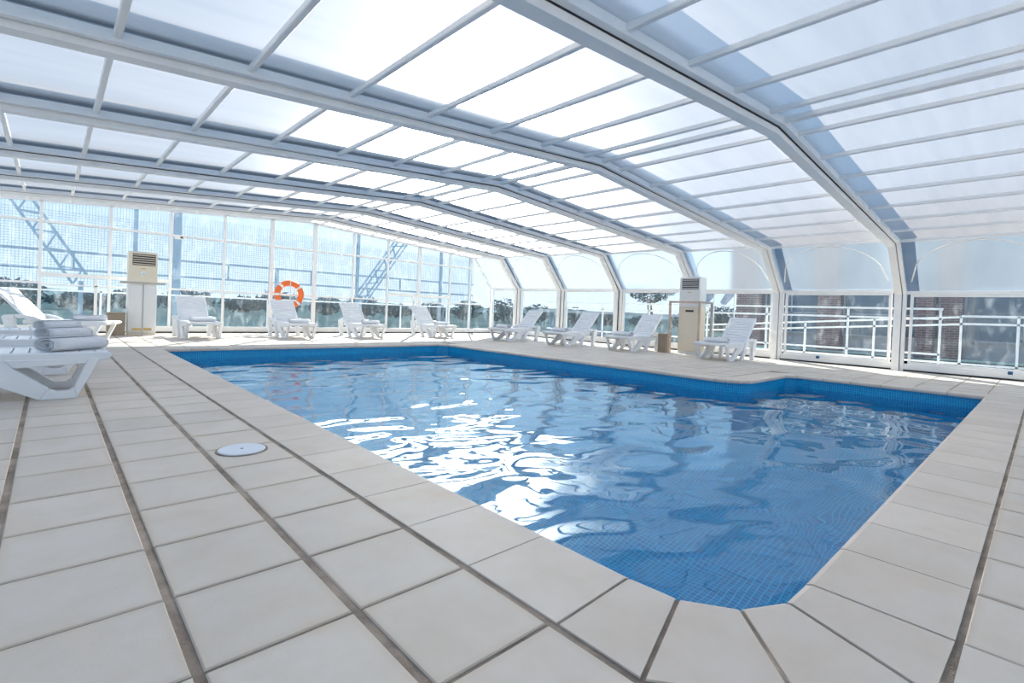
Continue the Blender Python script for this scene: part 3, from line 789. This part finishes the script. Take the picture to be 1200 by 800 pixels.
# building beside the terrace
b0 = tag(empty('building', (20.4, 0, Z0)), 'hotel building with brick columns and wide blue windows beyond the terrace railing', 'building')
mb = MB(); mb.box(.5, 6, -14, 8.55, 0, 7.5); mb.build('wall', 'render_grey', b0)
for y0, y1 in ((7.62, 8.6), (4.96, 5.68), (1.75, 2.3), (-1.6, -.9), (-5, -4.3)):
    mb = MB(); mb.box(.0, .5, y0, y1, 0, 7.5); mb.build('column', 'brick', b0)
mb = MB(); mb.box(-.6, .0, 2.38, 2.80, 0, 2.6); mb.build('entrance_pier', 'brick', b0)
spans = ((5.68, 7.62), (2.3, 4.96), (-.9, 1.75), (-4.3, -1.6))
for y0, y1 in spans:
    for z0, z1 in ((.55, 2.35), (2.75, 5.2)):
        f = MB(); yy = (y0+y1)/2
        fr = MB()
        for a, b in ((y0, y0+.06), (yy-.03, yy+.03), (y1-.06, y1)): fr.box(.36, .46, a, b, z0, z1)
        for a, b in ((z0, z0+.06), (z1-.06, z1), (z0+(z1-z0)*.42, z0+(z1-z0)*.42+.05)): fr.box(.36, .455, y0+.06, y1-.06, a, b)
        wo = fr.build('window', 'render_grey', b0)
        zm = z0+(z1-z0)*.42
        for ya, yb in ((y0+.06, yy-.03), (yy+.03, y1-.06)):
            for za, zb in ((z0+.06, zm), (zm+.05, z1-.06)):
                p = MB(); p.box(.40, .43, ya, yb, za, zb); p.build('pane', 'window_blue', wo)
    mb = MB(); mb.box(.30, .5, y0, y1, 2.36, 2.74); mb.build('spandrel', 'render_grey', b0)

# net court behind the end wall
NY = 20.0
nf = tag(empty('net_fence', (-3, NY, Z0)), 'tall blue ball net fence with steel posts behind the glazed end wall', 'fence')
def lbar(x0, z0, x1, z1, wv, name='rail', y=0):
    mb = MB(); mb.bar((x0+3, y, z0-Z0), (x1+3, y, z1-Z0), wv, wv); mb.build(name, 'fence_blue', nf)
for x, zt in ((1.98, 4.2), (3.1, 4.2), (6.3, 2.2), (9.55, 4.4), (13.8, 4.4), (15.6, 4.4)): lbar(x, Z0, x, zt, .11 if x != 3.1 else .2, 'post')
for z in (2.18, 1.64): lbar(-6, z, 15.8, z+.02, .06)
for x in (-1.2, .5, 4.66, 7.6, 11.6): lbar(x, 1.64, x, 2.18, .05, 'strut')
mb = MB()
x = -6
def ntop(x): return 3.62+.12*math.sin(x*.35+.6)
while x < 15.8: mb.box(x+3-.004, x+3+.004, -.035, -.023, 1.15, ntop(x)); x += .075
z = 1.2
while z < 3.45: mb.box(-3, 18.8, -.035, -.023, z-.004, z+.004); z += .075
tag(mb.build('net', 'net_blue', nf), kind='stuff')
for pts, lb in (((( -1.2, 4.6), (.72, 1.35)), 'slanting blue lattice truss leaning to the right above the left loungers'), (((12.9, 4.9), (10.3, 1.2)), 'slanting blue lattice truss leaning to the left by the end wall door frame')):
    (xa, za), (xb, zb) = pts; r = tag(empty('slanting_truss', (xb, 21.2, Z0)), lb, 'truss')
    d = Vector((xa-xb, 0, za-zb)); L = d.length; d.normalize(); pz = Vector((-d.z, 0, d.x))
    base = Vector((0, 0, zb-Z0))
    for s in (-1, 1):
        for yy in (-.2, .2):
            mb = MB(); mb.bar(base+pz*s*.22+Vector((0, yy, 0)), base+d*L+pz*s*.22+Vector((0, yy, 0)), .06, .06); mb.build('chord', 'fence_blue', r)
    for k in range(12):
        a = base+d*L*k/12+pz*.22*(-1)**k; b = base+d*L*(k+1)/12-pz*.22*(-1)**k
        mb = MB(); mb.bar(a, b, .05, .05); mb.build('lattice_bar', 'fence_blue', r)
    mb = MB(); mb.bar(Vector((0, 0, 0)), base, .12, .12); mb.build('foot', 'fence_blue', r)

def foliage(name, c, rad, n, leaf, parent, sq=1):
    mb = MB()
    for _ in range(n):
        u = Vector((random.gauss(0, 1), random.gauss(0, 1), random.gauss(0, 1))).normalized()*(random.random()**.4)
        p = Vector(c)+Vector((u.x*rad[0], u.y*rad[1], u.z*rad[2]))
        a = Vector((random.gauss(0, 1), random.gauss(0, 1), random.gauss(0, 1))).normalized(); b = a.orthogonal().normalized()
        l = leaf*random.uniform(.6, 1.3); mb.quad(p-a*l, p+b*l*.4, p+a*l, p-b*l*.4)
    return tag(mb.build(name, 'leaf', parent), kind='stuff')
r = tag(empty('umbrella_tree', (27, 16.6, -.35)), 'round umbrella shaped tree beyond the right wall railing', 'tree')
mb = MB(); mb.tube([(0, 0, 0), (.1, 0, 1.2), (-.05, .1, 2.4)], [.22, .17, .13], 8); mb.build('trunk', 'bark', r, smooth=True)
foliage('foliage', (0, 0, 3.2), (1.6, 1.6, 1.1), 1500, .16, r)
for k in range(26):
    a = -14+k*3.1+random.uniform(-.8, .8); rr_ = 56+9*(k % 2)+random.uniform(-.5, .5)
    an = math.radians(-14+k*4.0+random.uniform(-.4, .4)); x, y = rr_*math.sin(an), rr_*math.cos(an)
    if x > 24 and y < 22: continue
    r = tag(empty('distant_tree', (x, y, -.35)), 'hazy dark tree in the distant tree line past the net fence', 'tree', 'distant tree line')
    h = random.uniform(.9, 1.9)
    mb = MB(); mb.tube([(0, 0, 0), (0, 0, h)], .15, 5); mb.build('trunk', 'bark', r)
    foliage('foliage', (0, 0, h*.75), (2.4, 1.6, h*.75), 420, .34, r)
# pergola and flags on the right
r = tag(empty('pergola', (24, 22, -.35)), 'long low pergola with flat roof seen through the right wall', 'pergola')
for x in (0, 3, 6, 9):
    mb = MB(); mb.box(x-.12, x+.12, -.12-x*.55, .12-x*.55, 0, 1.35); mb.build('post', 'fence_blue', r)
mb = MB(); mb.bar((-1, .55, 1.42), (10, -5.5, 1.42), 1.6, .16); mb.build('roof', 'concrete', r)
for x, y, h in ((24.0, 11.2, 3.3), (24.0, 10.2, 3.35)):
    r = tag(empty('flagpole', (x, y, -.35)), 'slim flagpole with a limp flag by the hotel building corner', 'flagpole', 'flagpoles by the building')
    mb = MB(); mb.tube([(0, 0, 0), (0, 0, h)], .03, 8); mb.build('pole', 'frame_white', r)
    mb = MB(); mb.hexa([(0, .02, h-.1), (0, .7, h-1.2), (0, .55, h-1.5), (0, .02, h-.9)], [(.02, .02, h-.1), (.02, .7, h-1.2), (.02, .55, h-1.5), (.02, .02, h-.9)]); mb.build('flag', 'flag', r)
mb = MB()
for k in range(60):
    a0, a1 = [math.radians(-40+k*2.6), math.radians(-40+(k+1)*2.6)]
    h0, h1 = [4.2+1.4*math.sin(q*.6)+.9*math.sin(q*1.7+1) for q in (k, k+1)]
    A = (420*math.sin(a0), 420*math.cos(a0)); B = (420*math.sin(a1), 420*math.cos(a1))
    A2 = (460*math.sin(a0), 460*math.cos(a0)); B2 = (460*math.sin(a1), 460*math.cos(a1))
    mb.quad((*A, -.4), (*B, -.4), (*B2, h1), (*A2, h0))
tag(mb.build('hills', 'hill'), kind='structure')
